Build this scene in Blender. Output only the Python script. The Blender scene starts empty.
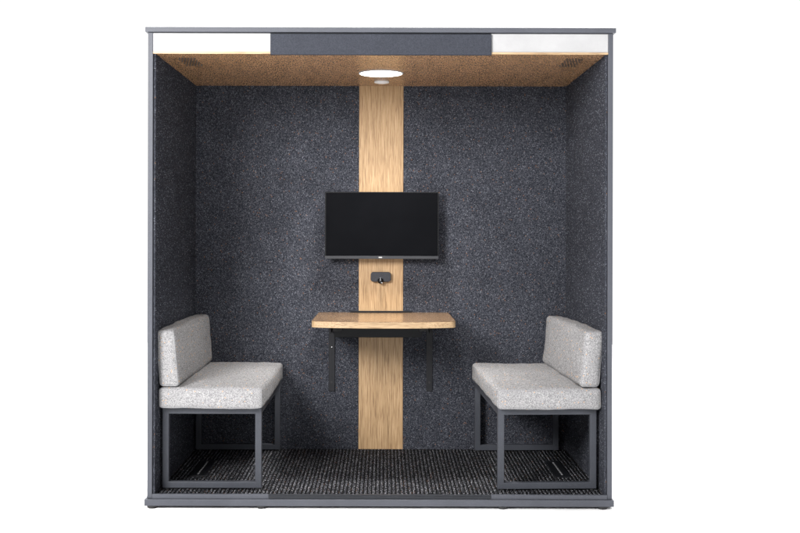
import bpy, bmesh, math, random
from mathutils import Vector, Matrix, noise
random.seed(7)
S = bpy.context.scene
C = S.collection
R = math.radians

# ------------------------------------------------------------ camera, light
cam_d = bpy.data.cameras.new('camera')
cam = bpy.data.objects.new('camera', cam_d); C.objects.link(cam)
cam.location = (0.018, -5.05, 1.3057)
cam.rotation_euler = (R(90), R(-0.14), 0)
cam_d.sensor_width = 36.0
cam_d.lens = 1065.5 / 800 * 36
cam_d.shift_x = 0.0200
cam_d.shift_y = -0.0419
cam_d.clip_end = 400
S.camera = cam

W = bpy.data.worlds.new('World'); S.world = W; W.use_nodes = True
bg = W.node_tree.nodes['Background']
bg.inputs[0].default_value = (1, 1, 1, 1)
# world white behind the booth, dimmed behind the camera to deepen the booth's shade
wn = W.node_tree
wt = wn.nodes.new('ShaderNodeTexCoord'); wx = wn.nodes.new('ShaderNodeSeparateXYZ')
wr = wn.nodes.new('ShaderNodeMapRange')
wr.inputs[1].default_value = -0.45; wr.inputs[2].default_value = 0.10
wr.inputs[3].default_value = 0.42; wr.inputs[4].default_value = 1.10
wn.links.new(wt.outputs['Generated'], wx.inputs[0]); wn.links.new(wx.outputs['Y'], wr.inputs[0])
wn.links.new(wr.outputs[0], bg.inputs[1])

def area(name, loc, target, size, power, col=(1, 1, 1), size_y=None):
    l = bpy.data.lights.new(name, 'AREA'); l.energy = power; l.color = col
    l.shape = 'RECTANGLE'; l.size = size; l.size_y = size_y or size
    o = bpy.data.objects.new(name, l); C.objects.link(o); o.location = loc
    o.rotation_euler = (Vector(target) - Vector(loc)).to_track_quat('-Z', 'Y').to_euler()
    return o
area('key_softbox', (-2.5, -4.1, 3.0), (0.3, 0.7, 1.0), 1.5, 470, (1.0, 0.985, 0.97), 1.5)
area('fill_softbox', (1.2, -6.0, 3.1), (0, 0.5, 0.9), 2.0, 95, (0.97, 0.98, 1.0))
area('added_floor_fill', (0, 4.6, 6.0), (0, 3.2, 0), 8.0, 2200, (1, 1, 1), 4.0)  # added overhead light, washes the booth's shadow out of the white floor

S.view_settings.view_transform = 'Standard'
S.view_settings.look = 'None'
S.view_settings.exposure = 0.0
S.view_settings.gamma = 1
S.render.engine = 'CYCLES'

# ------------------------------------------------------------ materials
def mat(name, rough=0.5, metal=0.0, spec=0.5):
    m = bpy.data.materials.new(name); m.use_nodes = True
    nt = m.node_tree; b = nt.nodes['Principled BSDF']
    b.inputs['Roughness'].default_value = rough
    b.inputs['Metallic'].default_value = metal
    b.inputs['Specular IOR Level'].default_value = spec
    return m, nt, b

def N(nt, t, **kw):
    n = nt.nodes.new(t)
    for k, v in kw.items():
        if k.startswith('_'): setattr(n, k[1:], v)
        else: n.inputs[k].default_value = v
    return n

def ramp(nt, src, stops):
    r = nt.nodes.new('ShaderNodeValToRGB')
    e = r.color_ramp.elements
    while len(e) > 1: e.remove(e[-1])
    e[0].position = stops[0][0]; e[0].color = (*stops[0][1], 1)
    for p, c in stops[1:]:
        x = e.new(p); x.color = (*c, 1)
    nt.links.new(src, r.inputs[0]); return r

def mix(nt, f, a, b, mode='MIX'):
    m = nt.nodes.new('ShaderNodeMix'); m.data_type = 'RGBA'; m.blend_type = mode
    for i, v in ((0, f), (6, a), (7, b)):
        if hasattr(v, 'is_output') or hasattr(v, 'links'): nt.links.new(v, m.inputs[i])
        elif isinstance(v, (int, float)): m.inputs[i].default_value = v
        else: m.inputs[i].default_value = (*v, 1)
    return m.outputs[2]

def bump(nt, b, h, strength, dist):
    bp = N(nt, 'ShaderNodeBump', Strength=strength, Distance=dist)
    nt.links.new(h, bp.inputs['Height']); nt.links.new(bp.outputs[0], b.inputs['Normal'])

def coords(nt, scale=(1, 1, 1)):
    t = nt.nodes.new('ShaderNodeTexCoord'); m = N(nt, 'ShaderNodeMapping')
    m.inputs['Scale'].default_value = scale
    nt.links.new(t.outputs['Object'], m.inputs[0]); return m.outputs[0]

def noise_n(nt, v, scale, detail=2, rough=0.5):
    n = N(nt, 'ShaderNodeTexNoise', Scale=scale, Detail=detail, Roughness=rough)
    nt.links.new(v, n.inputs['Vector']); return n.outputs['Fac']

def fleck(nt, v, scale, thr):
    """sparse fibre flecks: the cells whose random value is above thr"""
    vo = N(nt, 'ShaderNodeTexVoronoi', Scale=scale)
    nt.links.new(v, vo.inputs['Vector'])
    sp = nt.nodes.new('ShaderNodeSeparateColor'); nt.links.new(vo.outputs['Color'], sp.inputs[0])
    g = nt.nodes.new('ShaderNodeMath'); g.operation = 'GREATER_THAN'; g.inputs[1].default_value = thr
    nt.links.new(sp.outputs[0], g.inputs[0])
    d = nt.nodes.new('ShaderNodeMath'); d.operation = 'LESS_THAN'; d.inputs[1].default_value = 0.42
    nt.links.new(vo.outputs['Distance'], d.inputs[0])
    k = nt.nodes.new('ShaderNodeMath'); k.operation = 'MULTIPLY'
    nt.links.new(g.outputs[0], k.inputs[0]); nt.links.new(d.outputs[0], k.inputs[1])
    return k.outputs[0]

def felt_mat(name, dark, mid, light, warm=(0.2, 0.1, 0.05)):
    m, nt, b = mat(name, 1.0, 0, 0.03)
    v = coords(nt, (1, 0.33, 1))
    n = noise_n(nt, v, 235, 4, 0.8)
    r = ramp(nt, n, [(0.30, dark), (0.5, mid), (0.72, light)])
    mid_r = ramp(nt, noise_n(nt, v, 85, 3, 0.8), [(0.36, (0.6,) * 3), (0.5, (0.97,) * 3), (0.64, (1.5,) * 3)])
    c = mix(nt, 0.8, r.outputs[0], mid_r.outputs[0], 'MULTIPLY')
    c = mix(nt, fleck(nt, v, 190, 0.93), c, light)
    if warm: c = mix(nt, fleck(nt, v, 170, 0.985), c, warm)
    big = ramp(nt, noise_n(nt, v, 9, 3), [(0.3, (0.88,) * 3), (0.7, (1.1,) * 3)])
    c = mix(nt, 1.0, c, big.outputs[0], 'MULTIPLY')
    nt.links.new(c, b.inputs['Base Color'])
    bump(nt, b, n, 0.5, 0.003)
    return m
M_felt = felt_mat('charcoal_felt', (0.006, 0.0065, 0.0092), (0.0275, 0.0298, 0.0385), (0.165, 0.171, 0.196))

def oak_mat(name, axis, base, dark, light, rough, mottled=0.0, spec=0.5):
    m, nt, b = mat(name, rough, 0, spec)
    sc = {'z': (1, 1, 0.03), 'x': (0.035, 1, 1), 'y': (1, 0.035, 1), 'n': (1, 0.2, 1)}[axis]
    v = coords(nt, sc); v0 = coords(nt, (1, 0.2, 1))
    g1 = noise_n(nt, v, 150, 5, 0.75)
    r1 = ramp(nt, g1, [(0.30, dark), (0.48, base), (0.70, light)])
    g2 = noise_n(nt, v, 24, 3, 0.6)
    r2 = ramp(nt, g2, [(0.3, (0.86, 0.84, 0.8)), (0.6, (1.06, 1.05, 1.04))])
    c = mix(nt, 1.0, r1.outputs[0], r2.outputs[0], 'MULTIPLY')
    g3 = noise_n(nt, v, 320, 2, 0.5)
    r3 = ramp(nt, g3, [(0.38, (0.48, 0.40, 0.32)), (0.47, (1.03, 1.03, 1.03))])
    c = mix(nt, 0.7, c, r3.outputs[0], 'MULTIPLY')
    if mottled:
        g4 = noise_n(nt, v0, 190, 3, 0.8)
        r4 = ramp(nt, g4, [(0.36, (0.30, 0.26, 0.23)), (0.5, (0.95,) * 3), (0.64, (1.7, 1.7, 1.7))])
        c = mix(nt, mottled, c, r4.outputs[0], 'MULTIPLY')
    nt.links.new(c, b.inputs['Base Color'])
    bump(nt, b, g1, 0.12, 0.001)
    return m
OB, OD, OL = (0.37, 0.24, 0.122), (0.20, 0.113, 0.05), (0.49, 0.34, 0.193)
M_oak = oak_mat('oak_upright', 'z', OB, OD, OL, 0.55)
M_oak_table = oak_mat('oak_tabletop', 'n', (0.185, 0.118, 0.066), (0.12, 0.072, 0.038), (0.27, 0.18, 0.105), 0.22, 0.8)
M_oak_edge = oak_mat('oak_edge', 'x', (0.40, 0.28, 0.16), (0.31, 0.20, 0.105), (0.47, 0.345, 0.215), 0.5)
M_oak_ceil = oak_mat('oak_ceiling', 'n', (0.32, 0.187, 0.098), (0.14, 0.075, 0.040), (0.52, 0.33, 0.188), 0.27, 0.9)

def plain(name, col, rough=0.5, metal=0.0, var=0.12, scale=300, bmp=0.08, spec=0.5):
    m, nt, b = mat(name, rough, metal, spec)
    v = coords(nt); n = noise_n(nt, v, scale, 3, 0.6); n2 = noise_n(nt, v, 7, 4, 0.6)
    lo = tuple(c * (1 - var) for c in col); hi = tuple(c * (1 + var) for c in col)
    r = ramp(nt, n, [(0.3, lo), (0.7, hi)])
    r2 = ramp(nt, n2, [(0.3, (0.92,) * 3), (0.7, (1.06,) * 3)])
    nt.links.new(mix(nt, 1.0, r.outputs[0], r2.outputs[0], 'MULTIPLY'), b.inputs['Base Color'])
    rr = nt.nodes.new('ShaderNodeMapRange'); rr.inputs[3].default_value = max(0, rough - 0.07); rr.inputs[4].default_value = rough + 0.08
    nt.links.new(n2, rr.inputs[0]); nt.links.new(rr.outputs[0], b.inputs['Roughness'])
    if bmp: bump(nt, b, n, bmp, 0.0008)
    return m
M_frame = plain('grey_powder_coat', (0.066, 0.070, 0.084), 0.5, spec=0.25)
M_head = plain('slate_panel', (0.034, 0.037, 0.047), 0.7, var=0.3, scale=260, spec=0.1)
M_bench = plain('bench_powder_coat', (0.050, 0.054, 0.065), 0.45, spec=0.2)
M_thresh = plain('threshold_metal', (0.022, 0.024, 0.029), 0.4, spec=0.2)
M_black = plain('black_steel', (0.010, 0.0108, 0.013), 0.42, spec=0.15)
M_brack = plain('bracket_steel', (0.012, 0.0125, 0.0155), 0.42, spec=0.2)
M_screen = plain('screen_glass', (0.0025, 0.0027, 0.0035), 0.3, var=0.05, bmp=0, spec=0.035)
M_plastic = plain('dark_plastic', (0.006, 0.0062, 0.007), 0.35, spec=0.15)
M_chin = plain('grey_bezel', (0.025, 0.026, 0.03), 0.35, spec=0.3)
M_grey = plain('grey_plastic', (0.035, 0.037, 0.044), 0.5, var=0.3, spec=0.2)
M_white = plain('white_panel', (0.345, 0.345, 0.35), 0.6, var=0.02)
M_trim = plain('white_trim', (0.75, 0.75, 0.76), 0.4, var=0.02)
M_rubber = plain('rubber', (0.012, 0.012, 0.013), 0.7)
M_glint = plain('glint_metal', (0.55, 0.56, 0.58), 0.25, 1.0, var=0.05)  # bright metal for the modelled highlights on knob and screw
M_ground = plain('white_studio_floor', (0.955, 0.955, 0.955), 0.9, var=0.002, bmp=0, spec=0.1)

def cushion_mat():
    m, nt, b = mat('light_grey_wool', 1.0, 0, 0.05)
    v = coords(nt, (1, 0.36, 1))
    n = noise_n(nt, v, 190, 4, 0.8)
    r = ramp(nt, n, [(0.32, (0.09, 0.09, 0.097)), (0.48, (0.245, 0.243, 0.25)), (0.68, (0.44, 0.435, 0.43))])
    c = mix(nt, fleck(nt, v, 150, 0.955), r.outputs[0], (0.50, 0.33, 0.20))
    c = mix(nt, fleck(nt, v, 210, 0.96), c, (0.10, 0.10, 0.11))
    nt.links.new(c, b.inputs['Base Color'])
    bump(nt, b, n, 0.6, 0.003)
    return m
M_cush = cushion_mat()
M_seam = plain('grey_piping', (0.24, 0.24, 0.25), 0.9, var=0.3, scale=500)

def carpet_mat():
    m, nt, b = mat('ribbed_carpet', 1.0, 0, 0.1)
    v = coords(nt); sx = nt.nodes.new('ShaderNodeSeparateXYZ'); nt.links.new(v, sx.inputs[0])
    w = N(nt, 'ShaderNodeTexWave', Scale=1.0, Distortion=0.0); w.wave_type = 'BANDS'; w.bands_direction = 'X'
    w.inputs['Scale'].default_value = 16.0; w.inputs['Distortion'].default_value = 0.6
    w.inputs['Detail Scale'].default_value = 12.0
    nt.links.new(v, w.inputs['Vector'])
    v2 = coords(nt, (1, 0.45, 1))
    n = noise_n(nt, v2, 150, 3, 0.75)
    r = ramp(nt, n, [(0.42, (0.004, 0.0045, 0.006)), (0.54, (0.03, 0.032, 0.04)), (0.66, (0.45, 0.45, 0.48))])
    rw = ramp(nt, w.outputs['Fac'], [(0.12, (0.05,) * 3), (0.5, (1,) * 3)])
    c = mix(nt, 1.0, r.outputs[0], rw.outputs[0], 'MULTIPLY')
    c = mix(nt, fleck(nt, v, 160, 0.985), c, (0.2, 0.09, 0.04))
    nt.links.new(c, b.inputs['Base Color'])
    bump(nt, b, w.outputs['Fac'], 0.8, 0.006)
    return m
M_carpet = carpet_mat()

def emit(name, col, s):
    m, nt, b = mat(name, 0.5)
    b.inputs['Base Color'].default_value = (0.8, 0.8, 0.8, 1)
    b.inputs['Emission Color'].default_value = (*col, 1); b.inputs['Emission Strength'].default_value = s
    return m
M_lamp = emit('lamp_diffuser', (1, 0.97, 0.93), 5.0)

# ------------------------------------------------------------ mesh helpers
def tag(o, label=None, cat=None, group=None, kind=None):
    if label: o['label'] = label
    if cat: o['category'] = cat
    if group: o['group'] = group
    if kind: o['kind'] = kind
    return o

def empty(name, loc, label, cat, group=None, rz=0):
    o = bpy.data.objects.new(name, None); C.objects.link(o)
    o.location = loc; o.rotation_euler = (0, 0, rz); o.empty_display_size = 0.1
    return tag(o, label, cat, group)

def obj(name, bm, m, parent=None, smooth=False, bev=0.0, seg=2):
    me = bpy.data.meshes.new(name)
    bmesh.ops.recalc_face_normals(bm, faces=bm.faces)
    if bev:
        es = [e for e in bm.edges if len(e.link_faces) == 2 and e.calc_face_angle(0) > 0.6]
        bmesh.ops.bevel(bm, geom=es, offset=bev, segments=seg, affect='EDGES', profile=0.5, clamp_overlap=True)
    for f in bm.faces: f.smooth = smooth
    bm.to_mesh(me); bm.free()
    ms = m if isinstance(m, (list, tuple)) else [m]
    for x in ms: me.materials.append(x)
    o = bpy.data.objects.new(name, me); C.objects.link(o)
    if parent: o.parent = parent
    return o

def box(bm, x0, x1, y0, y1, z0, z1):
    g = bmesh.ops.create_cube(bm, size=1)
    bmesh.ops.scale(bm, vec=(x1 - x0, y1 - y0, z1 - z0), verts=g['verts'])
    bmesh.ops.translate(bm, vec=((x0 + x1) / 2, (y0 + y1) / 2, (z0 + z1) / 2), verts=g['verts'])
    return g['verts']

def boxes(*bs):
    bm = bmesh.new()
    for b in bs: box(bm, *b)
    return bm

def cyl(bm, c, r, h, axis='z', n=32, r2=None):
    g = bmesh.ops.create_cone(bm, cap_ends=True, segments=n, radius1=r, radius2=r if r2 is None else r2, depth=h)
    rot = {'z': Matrix(), 'y': Matrix.Rotation(R(90), 4, 'X'), 'x': Matrix.Rotation(R(90), 4, 'Y')}[axis]
    bmesh.ops.transform(bm, matrix=Matrix.Translation(c) @ rot, verts=g['verts'])
    return g['verts']

def prism(pts, z0, z1):
    """outline in x, y, extruded from z0 to z1"""
    bm = bmesh.new()
    vs = [bm.verts.new((x, y, z0)) for x, y in pts]
    f = bm.faces.new(vs)
    e = bmesh.ops.extrude_face_region(bm, geom=[f])
    bmesh.ops.translate(bm, vec=(0, 0, z1 - z0), verts=[v for v in e['geom'] if isinstance(v, bmesh.types.BMVert)])
    return bm

def frame_ring(w0, w1, h0, h1, y0, y1, t):
    """a rectangular ring of square tube with mitred, welded corners: one mesh in the x-z plane"""
    bm = bmesh.new()
    out = [(w0, h0), (w1, h0), (w1, h1), (w0, h1)]
    inn = [(w0 + t, h0 + t), (w1 - t, h0 + t), (w1 - t, h1 - t), (w0 + t, h1 - t)]
    V = {}
    for i in range(4):
        for k, (src) in enumerate((out, inn)):
            for j, y in enumerate((y0, y1)):
                V[i, k, j] = bm.verts.new((src[i][0], y, src[i][1]))
    for i in range(4):
        n = (i + 1) % 4
        for a, b in (((0, 0), (1, 0)), ((1, 0), (1, 1)), ((1, 1), (0, 1)), ((0, 1), (0, 0))):
            bm.faces.new((V[(i,) + a], V[(n,) + a], V[(n,) + b], V[(i,) + b]))
    return bm

bm_seams = []
def pad(sx, sy, sz, rad, bulge, seed, lean=0.0, nx=34, ny=60, nz=16):
    """upholstered foam block: rounded box with crowned faces and slight unevenness. origin at bottom centre"""
    bm = bmesh.new()
    hx, hy, hz = sx / 2, sy / 2, sz / 2
    faces = []
    def grid(fn, a, b):
        g = [[bm.verts.new(fn(i / a * 2 - 1, j / b * 2 - 1)) for j in range(b + 1)] for i in range(a + 1)]
        for i in range(a):
            for j in range(b):
                bm.faces.new((g[i][j], g[i + 1][j], g[i + 1][j + 1], g[i][j + 1]))
    for s in (-1, 1):
        grid(lambda u, v, s=s: (u * hx, v * hy, s * hz), nx, ny)
        grid(lambda u, v, s=s: (s * hx, u * hy, v * hz), ny, nz)
        grid(lambda u, v, s=s: (u * hx, s * hy, v * hz), nx, nz)
    bmesh.ops.remove_doubles(bm, verts=bm.verts, dist=1e-5)
    def shape(p):
        q = Vector((max(-hx + rad, min(hx - rad, p.x)), max(-hy + rad, min(hy - rad, p.y)), max(-hz + rad, min(hz - rad, p.z))))
        d = p - q
        if d.length > 1e-7:
            p = q + d.normalized() * rad
        u, w, t = p.x / hx, p.y / hy, p.z / hz
        b = Vector((u * (1 - w * w) * (1 - t * t), w * (1 - u * u) * (1 - t * t), t * (1 - abs(u) ** 2.6) * (1 - abs(w) ** 2.6)))
        p = p + b * bulge
        k = noise.noise(Vector((p.x * 5 + seed, p.y * 5, p.z * 5))) * 0.006 + noise.noise(Vector((p.x * 18, p.y * 18 + seed, p.z * 18))) * 0.0028
        p = p + d.normalized() * k if d.length > 1e-7 else p + Vector((0, 0, k))
        p.z += hz
        p.x += lean * p.z
        return p
    for v in bm.verts: v.co = shape(v.co.copy())
    # stitched seam round each end face
    seams = []
    for s in (-1, 1):
        ring = []
        for (ax, az), (bx_, bz) in (((-1, -1), (1, -1)), ((1, -1), (1, 1)), ((1, 1), (-1, 1)), ((-1, 1), (-1, -1))):
            for k in range(30):
                f = k / 30
                ring.append(shape(Vector(((ax + (bx_ - ax) * f) * hx, s * hy, (az + (bz - az) * f) * hz))))
        seams.append(ring)
    bm_seams.clear(); bm_seams.extend(seams)
    return bm

def tube(pts, r, closed=False, n=8):
    bm = bmesh.new(); rings = []
    L = len(pts)
    for i, p in enumerate(pts):
        p = Vector(p)
        a = Vector(pts[(i - 1) % L]) if closed or i else p
        b = Vector(pts[(i + 1) % L]) if closed or i < L - 1 else p
        t = (b - a).normalized()
        up = Vector((0, 0, 1)) if abs(t.z) < 0.9 else Vector((1, 0, 0))
        s = t.cross(up).normalized(); w = t.cross(s)
        rings.append([bm.verts.new(p + (s * math.cos(k / n * 2 * math.pi) + w * math.sin(k / n * 2 * math.pi)) * r) for k in range(n)])
    for i in range(L if closed else L - 1):
        A, B = rings[i], rings[(i + 1) % L]
        for k in range(n):
            bm.faces.new((A[k], A[(k + 1) % n], B[(k + 1) % n], B[k]))
    if not closed:
        bm.faces.new(rings[0]); bm.faces.new(rings[-1])
    return bm

def rrect(w, h, r, n=8):
    pts = []
    for cx, cz, a0 in ((w - r, h - r, 0), (-w + r, h - r, 90), (-w + r, -h + r, 180), (w - r, -h + r, 270)):
        for k in range(n + 1):
            a = R(a0 + 90 * k / n); pts.append((cx + r * math.cos(a), cz + r * math.sin(a)))
    return pts

# ------------------------------------------------------------ the setting
bm = bmesh.new()
bmesh.ops.create_grid(bm, x_segments=8, y_segments=8, size=7.5)
tag(obj('floor', bm, M_ground), kind='structure')

# ------------------------------------------------------------ the booth
D = 1.10          # inner depth
ZF, ZC = 0.059, 2.153
booth = empty('meeting_booth', (0, 0, 0), 'open-fronted charcoal felt meeting booth with grey frame, oak strip and oak ceiling', 'booth')

# side walls: outer grey shell with a front upright, felt panel inside
for s in (-1, 1):
    w = obj('side_wall', boxes((min(s * 1.079, s * 1.1025), max(s * 1.079, s * 1.1025), 0, D + 0.035, 0.0455, 2.2535)), M_frame, booth, bev=0.002)
    obj('felt_panel', boxes((min(s * 1.068, s * 1.0785), max(s * 1.068, s * 1.0785), 0.012, D - 0.001, 0.06, 2.162)), M_felt, w, bev=0.003)
obj('back_wall', boxes((-1.0785, 1.0785, D + 0.012, D + 0.034, 0.0465, 2.2525)), M_frame, booth)
# felt lining of the back wall, either side of the oak strip
for x0, x1 in ((-1.0775, -0.1275), (0.1295, 1.0775)):
    obj('back_felt_panel', boxes((x0, x1, D, D + 0.0115, 0.052, 2.162)), M_felt, booth, bev=0.0015)
obj('oak_strip', boxes((-0.1265, 0.1285, D - 0.0005, D + 0.0112, 0.0525, 2.1615)), M_oak, booth, bev=0.001)
# roof
roof = obj('roof', boxes((-1.113, 1.113, -0.014, D + 0.045, 2.254, 2.277)), M_frame, booth, bev=0.002)
# ceiling board with a paler front edge
bm = boxes((-1.0670, 1.0670, 0.004, D - 0.0015, ZC, 2.163))
ceil = obj('ceiling', bm, M_oak_ceil, booth)
obj('ceiling_edge', boxes((-1.0780, 1.0780, -0.002, 0.0035, ZC, 2.1625)), M_oak_edge, ceil)
# header: pale panel on each side, dark felt panel in the middle
for x0, x1 in ((-1.0785, -0.5225), (0.5255, 1.0785)):
    obj('header_panel', boxes((x0, x1, 0.002, 0.016, 2.1632, 2.2505)), M_white, booth, bev=0.0012)
obj('header_felt_panel', boxes((-0.522, 0.525, -0.010, 0.010, 2.148, 2.2475)), M_head, booth, bev=0.003)
obj('header_rail', boxes((-1.0785, 1.0785, 0.0, 0.02, 2.2508, 2.2538)), M_thresh, booth)
# perforated vents in the ceiling corners
for s in (-1, 1):
    bm = bmesh.new()
    for i in range(6):
        for j in range(8):
            vs = cyl(bm, (0, 0, 0), 0.0045, 0.0012, n=16)
            bmesh.ops.scale(bm, vec=(1, 3.2, 1), verts=vs)
            bmesh.ops.translate(bm, vec=(s * (0.905 + i * 0.0145 + (0.007 if j % 2 else 0)), 0.13 + j * 0.033, ZC - 0.0002), verts=vs)
    obj('vent_holes', bm, M_rubber, ceil)
# floor
obj('carpet', boxes((-1.0675, 1.0675, 0.014, D - 0.001, 0.0475, ZF)), M_carpet, booth)
base = obj('base', boxes((-1.112, 1.108, -0.016, D + 0.045, 0.0135, 0.045)), M_frame, booth, bev=0.002)
obj('base_rail', boxes((-1.0785, -0.5255, -0.004, 0.012, 0.0455, 0.0665)), M_frame, base, bev=0.0015)
obj('base_rail', boxes((0.5285, 1.0785, -0.004, 0.012, 0.0455, 0.0665)), M_frame, base, bev=0.0015)
obj('threshold', boxes((-0.525, 0.528, -0.006, 0.0125, 0.0455, 0.0575), (-0.525, 0.528, -0.002, 0.0125, 0.0575, 0.0655)), M_thresh, base, bev=0.0012)
for x in (-1.078, -0.56, 0.583, 1.058):
    for y in (0.008, D - 0.04):
        bm = bmesh.new(); cyl(bm, (x, y, 0.0097), 0.025, 0.0076); cyl(bm, (x, y, 0.003), 0.019, 0.006, r2=0.023)
        obj('foot', bm, M_rubber, base)

# black service plates in the carpet under the benches
def plate(x, label):
    t = empty('floor_vent', (x, 0.58, ZF), label, 'floor vent', 'floor vents under the benches')
    obj('plate', boxes((-0.040, 0.040, -0.19, 0.19, 0.0003, 0.005)), M_black, t, bev=0.0015)
    bm = bmesh.new()
    for k in range(7):
        box(bm, -0.004, 0.004, -0.15 + k * 0.045, -0.15 + k * 0.045 + 0.028, 0.0045, 0.0066)
    obj('slot_trim', bm, M_seam, t)
plate(-0.935, 'flat black floor vent plate in the carpet below the left bench')
plate(0.937, 'flat black floor vent plate in the carpet below the right bench')

# ------------------------------------------------------------ ceiling fittings
t = empty('ceiling_light', (0, 0.60, ZC), 'large round lit white ceiling lamp in the oak ceiling', 'lamp')
bm = bmesh.new(); cyl(bm, (0, 0, -0.0025), 0.112, 0.004, n=64)
obj('diffuser', bm, M_lamp, t)
bm = tube([(0.115 * math.cos(a * math.pi / 32), 0.115 * math.sin(a * math.pi / 32), -0.001) for a in range(64)], 0.004, True)
obj('rim', bm, M_white, t, smooth=True)
l = area('lamp_light', (0, 0.60, ZC - 0.012), (0, 0.60, 0), 0.22, 14.5, (1, 0.975, 0.94))
l.data.shape = 'DISK'; l.data.spread = R(92)
t = empty('smoke_detector', (0.003, 0.906, ZC), 'small round white detector behind the ceiling lamp', 'detector')
bm = bmesh.new(); cyl(bm, (0, 0, -0.005), 0.041, 0.008, n=40)
obj('base', bm, M_trim, t, bev=0.001)
bm = bmesh.new(); cyl(bm, (0, 0, -0.011), 0.022, 0.004, n=32, r2=0.028)
obj('dome', bm, M_trim, t, bev=0.001)

# ------------------------------------------------------------ television
tv = empty('television', (0.0055, D - 0.09, 1.158), 'flat black wall television switched off, mounted over the oak strip', 'television')
hw = 0.3235
obj('housing', boxes((-hw, hw, 0.004, 0.022, 0.0, 0.381), (-0.20, 0.20, 0.022, 0.045, 0.05, 0.27)), M_plastic, tv, bev=0.002)
bz = bmesh.new()
box(bz, -hw, -hw + 0.005, 0.0, 0.0038, 0.017, 0.381); box(bz, hw - 0.005, hw, 0.0, 0.0038, 0.017, 0.381)
box(bz, -hw + 0.005, hw - 0.005, 0.0, 0.0038, 0.376, 0.381)
obj('bezel', bz, M_plastic, tv)
obj('screen', boxes((-hw + 0.0052, hw - 0.0052, 0.0015, 0.0036, 0.0172, 0.3758)), M_screen, tv)
chin = obj('lower_bezel', boxes((-hw, hw, -0.003, 0.0038, 0.0, 0.0168)), M_chin, tv, bev=0.0015)
pts = rrect(0.010, 0.0032, 0.003)
bm = bmesh.new()
f = bm.faces.new([bm.verts.new((x - 0.008, -0.0030, z + 0.0085)) for x, z in pts])
e = bmesh.ops.extrude_face_region(bm, geom=[f]); bmesh.ops.translate(bm, vec=(0, -0.0008, 0), verts=[v for v in e['geom'] if isinstance(v, bmesh.types.BMVert)])
obj('logo', bm, M_white, chin)
obj('wall_mount', boxes((-0.10, 0.10, 0.045, 0.0893, 0.08, 0.24)), M_black, tv, bev=0.002)

# ------------------------------------------------------------ wall device
dv = empty('wall_camera', (0.0, D - 0.0005, 1.053), 'small dark grey rounded wall unit with black knob below the television', 'wall device')
bm = bmesh.new()
f = bm.faces.new([bm.verts.new((x, 0, z)) for x, z in rrect(0.058, 0.028, 0.016)])
e = bmesh.ops.extrude_face_region(bm, geom=[f]); bmesh.ops.translate(bm, vec=(0, -0.028, 0), verts=[v for v in e['geom'] if isinstance(v, bmesh.types.BMVert)])
obj('housing', bm, M_grey, dv, bev=0.003)
bm = bmesh.new(); bmesh.ops.create_uvsphere(bm, u_segments=24, v_segments=14, radius=0.017)
bmesh.ops.translate(bm, vec=(-0.002, -0.034, -0.022), verts=bm.verts)
cyl(bm, (-0.002, -0.047, -0.022), 0.009, 0.012, 'y', 20)
k = obj('knob', bm, M_plastic, dv, smooth=False)
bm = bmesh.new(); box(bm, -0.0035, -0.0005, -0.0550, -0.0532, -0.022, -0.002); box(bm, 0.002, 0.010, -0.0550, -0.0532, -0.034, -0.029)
obj('knob_glint', bm, M_glint, k)  # bright bars shaped as highlights on the black knob, not a real trim

# ------------------------------------------------------------ table
tb = empty('wall_table', (0.017, D, 0.0), 'narrow oak wall table with bowed front edge on black brackets', 'table')
ZT = 0.848
def outline(g):
    """plan outline of the table (inset by g): straight back and sides, small round front corners, bowed front"""
    pts = [(0.375 - g, -0.002 - g)]
    n = 28; hw_ = 0.375 - g
    pts = [(-hw_, -0.002 - g), (hw_, -0.002 - g)]
    yc = -0.635 + g
    for k in range(7):
        a = R(0 - 90 * k / 6 * 0.85)
        pts.append((hw_ - 0.04 + 0.04 * math.cos(a), yc + 0.04 + 0.04 * math.sin(a)))
    x1, y1 = pts[-1]
    for k in range(1, n):
        u = 1 - 2 * k / n
        pts.append((x1 * u, y1 - 0.045 * (1 - abs(u) ** 3)))
    for x, y in list(reversed(pts[2:9])): pts.append((-x, y))
    return pts
obj('tabletop', prism(outline(0.0), ZT - 0.033, ZT - 0.0022), M_oak_edge, tb, bev=0.001)
obj('top_veneer', prism(outline(0.0015), ZT - 0.0021, ZT), M_oak_table, tb)
obj('cable_slot', boxes((-0.19, 0.162, -0.030, -0.004, ZT + 0.0003, ZT + 0.009)), M_black, tb, bev=0.001)
for s in (-1, 1):
    x = s * 0.2815 - 0.017
    br = obj('bracket', boxes((x - 0.0175, x + 0.0175, -0.009, -0.001, 0.393, ZT - 0.034),
                              (x - 0.0175, x + 0.0175, -0.40, -0.0095, ZT - 0.041, ZT - 0.0335),
                              (x - 0.0030, x + 0.0030, -0.13, -0.0095, ZT - 0.11, ZT - 0.0415)), M_brack, tb, bev=0.0012)
    q = -s * 0.0178
    a, b = sorted((x + q, x + q - s * 0.048))
    obj('shade_block', boxes((a, b, -0.26, -0.012, 0.762, ZT - 0.0342)), M_rubber, br, bev=0.002)  # dark block stands in for the shadow beside the bracket under the tabletop
    for z in (0.648, 0.445):
        bm = bmesh.new(); cyl(bm, (x, -0.0105, z), 0.006, 0.003, 'y', 16)
        obj('screw', bm, M_rubber, br)
        if s < 0 and z > 0.5:
            bm = bmesh.new(); cyl(bm, (x, -0.0126, z), 0.0028, 0.001, 'y', 12)
            obj('screw_glint', bm, M_glint, br)  # bright disc stands in for the glint on this one screw
obj('cable_tray', boxes((-0.275, 0.215, -0.22, -0.06, 0.724, ZT - 0.0335)), M_black, tb, bev=0.002)

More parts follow.
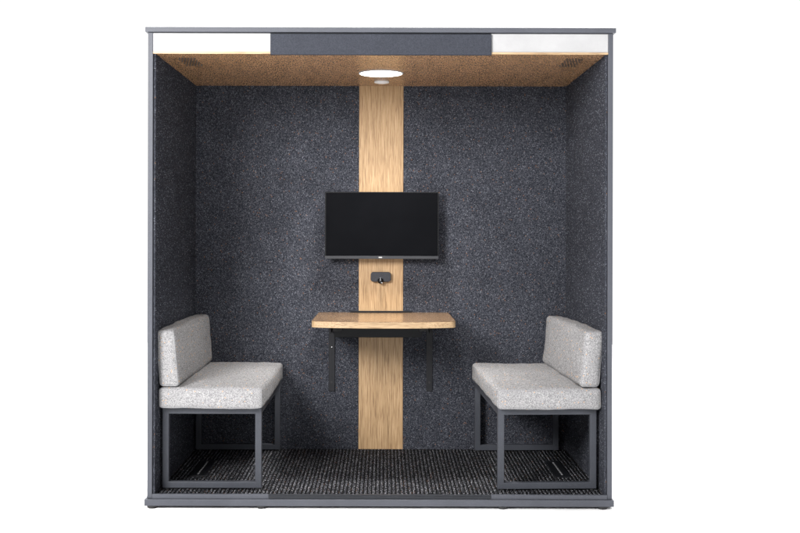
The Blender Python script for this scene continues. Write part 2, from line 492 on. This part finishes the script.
# ------------------------------------------------------------ benches
def bench(mx, loc, rz, label, seed):
    """mx=+1: backrest at -x (left bench), mx=-1: mirrored. origin on the carpet at the bench's middle"""
    t = empty('bench', loc, label, 'bench', 'upholstered benches facing each other', rz)
    W2, L2, tt = 0.2405, 0.475, 0.031
    Z1 = 0.398
    for s in (-1, 1):
        y0 = s * L2
        fr = frame_ring(-W2, W2, 0.007, Z1, min(y0, y0 - s * tt), max(y0, y0 - s * tt), tt)
        lf = obj('leg_frame', fr, M_bench, t, bev=0.0025)
        for q in (-1, 1):
            bm = bmesh.new(); cyl(bm, (q * (W2 - 0.02), y0 - s * tt / 2, 0.0035), 0.011, 0.007, n=20)
            obj('glide', bm, M_rubber, lf)
    for q in (-1, 1):
        a, b = sorted((q * W2, q * (W2 - tt)))
        obj('side_rail', boxes((a, b, -L2 + tt + 0.001, L2 - tt - 0.001, Z1 - tt, Z1 - 0.001)), M_bench, t, bev=0.002)
    st = pad(0.502, 1.022, 0.102, 0.020, 0.007, seed)
    for v in st.verts: v.co += Vector((0, -0.016, Z1 + 0.0005))
    so = obj('seat', st, M_cush, t, smooth=True)
    for ring in bm_seams:
        obj('seam', tube([p + Vector((0, -0.016, Z1 + 0.0005)) for p in ring], 0.0021, True, 6), M_seam, so, smooth=True)
    bk = pad(0.098, 1.010, 0.270, 0.022, 0.007, seed + 9, lean=-0.09, nx=14, ny=60, nz=26)
    for v in bk.verts:
        v.co.x *= 1; v.co += Vector((-0.199, -0.014, Z1 + 0.106))
        v.co.x *= mx
    bo = obj('backrest', bk, M_cush, t, smooth=True)
    for ring in bm_seams:
        rg = [p + Vector((-0.199, -0.014, Z1 + 0.106)) for p in ring]
        obj('seam', tube([Vector((p.x * mx, p.y, p.z)) for p in rg], 0.0021, True, 6), M_seam, bo, smooth=True)
    for y in (-0.30, 0.30):
        a, b = sorted((mx * -0.235, mx * -0.218))
        obj('backrest_support', boxes((a, b, y - 0.02, y + 0.02, Z1 - 0.03, Z1 + 0.20)), M_black, t)
    return t
bench(1, (-0.8145, 0.595, ZF), 0, 'light grey speckled bench with its backrest against the left wall', 1.3)
bench(-1, (0.806 - 0.010, 0.593, ZF), R(2.0), 'light grey speckled bench with its backrest against the right wall', 5.7)
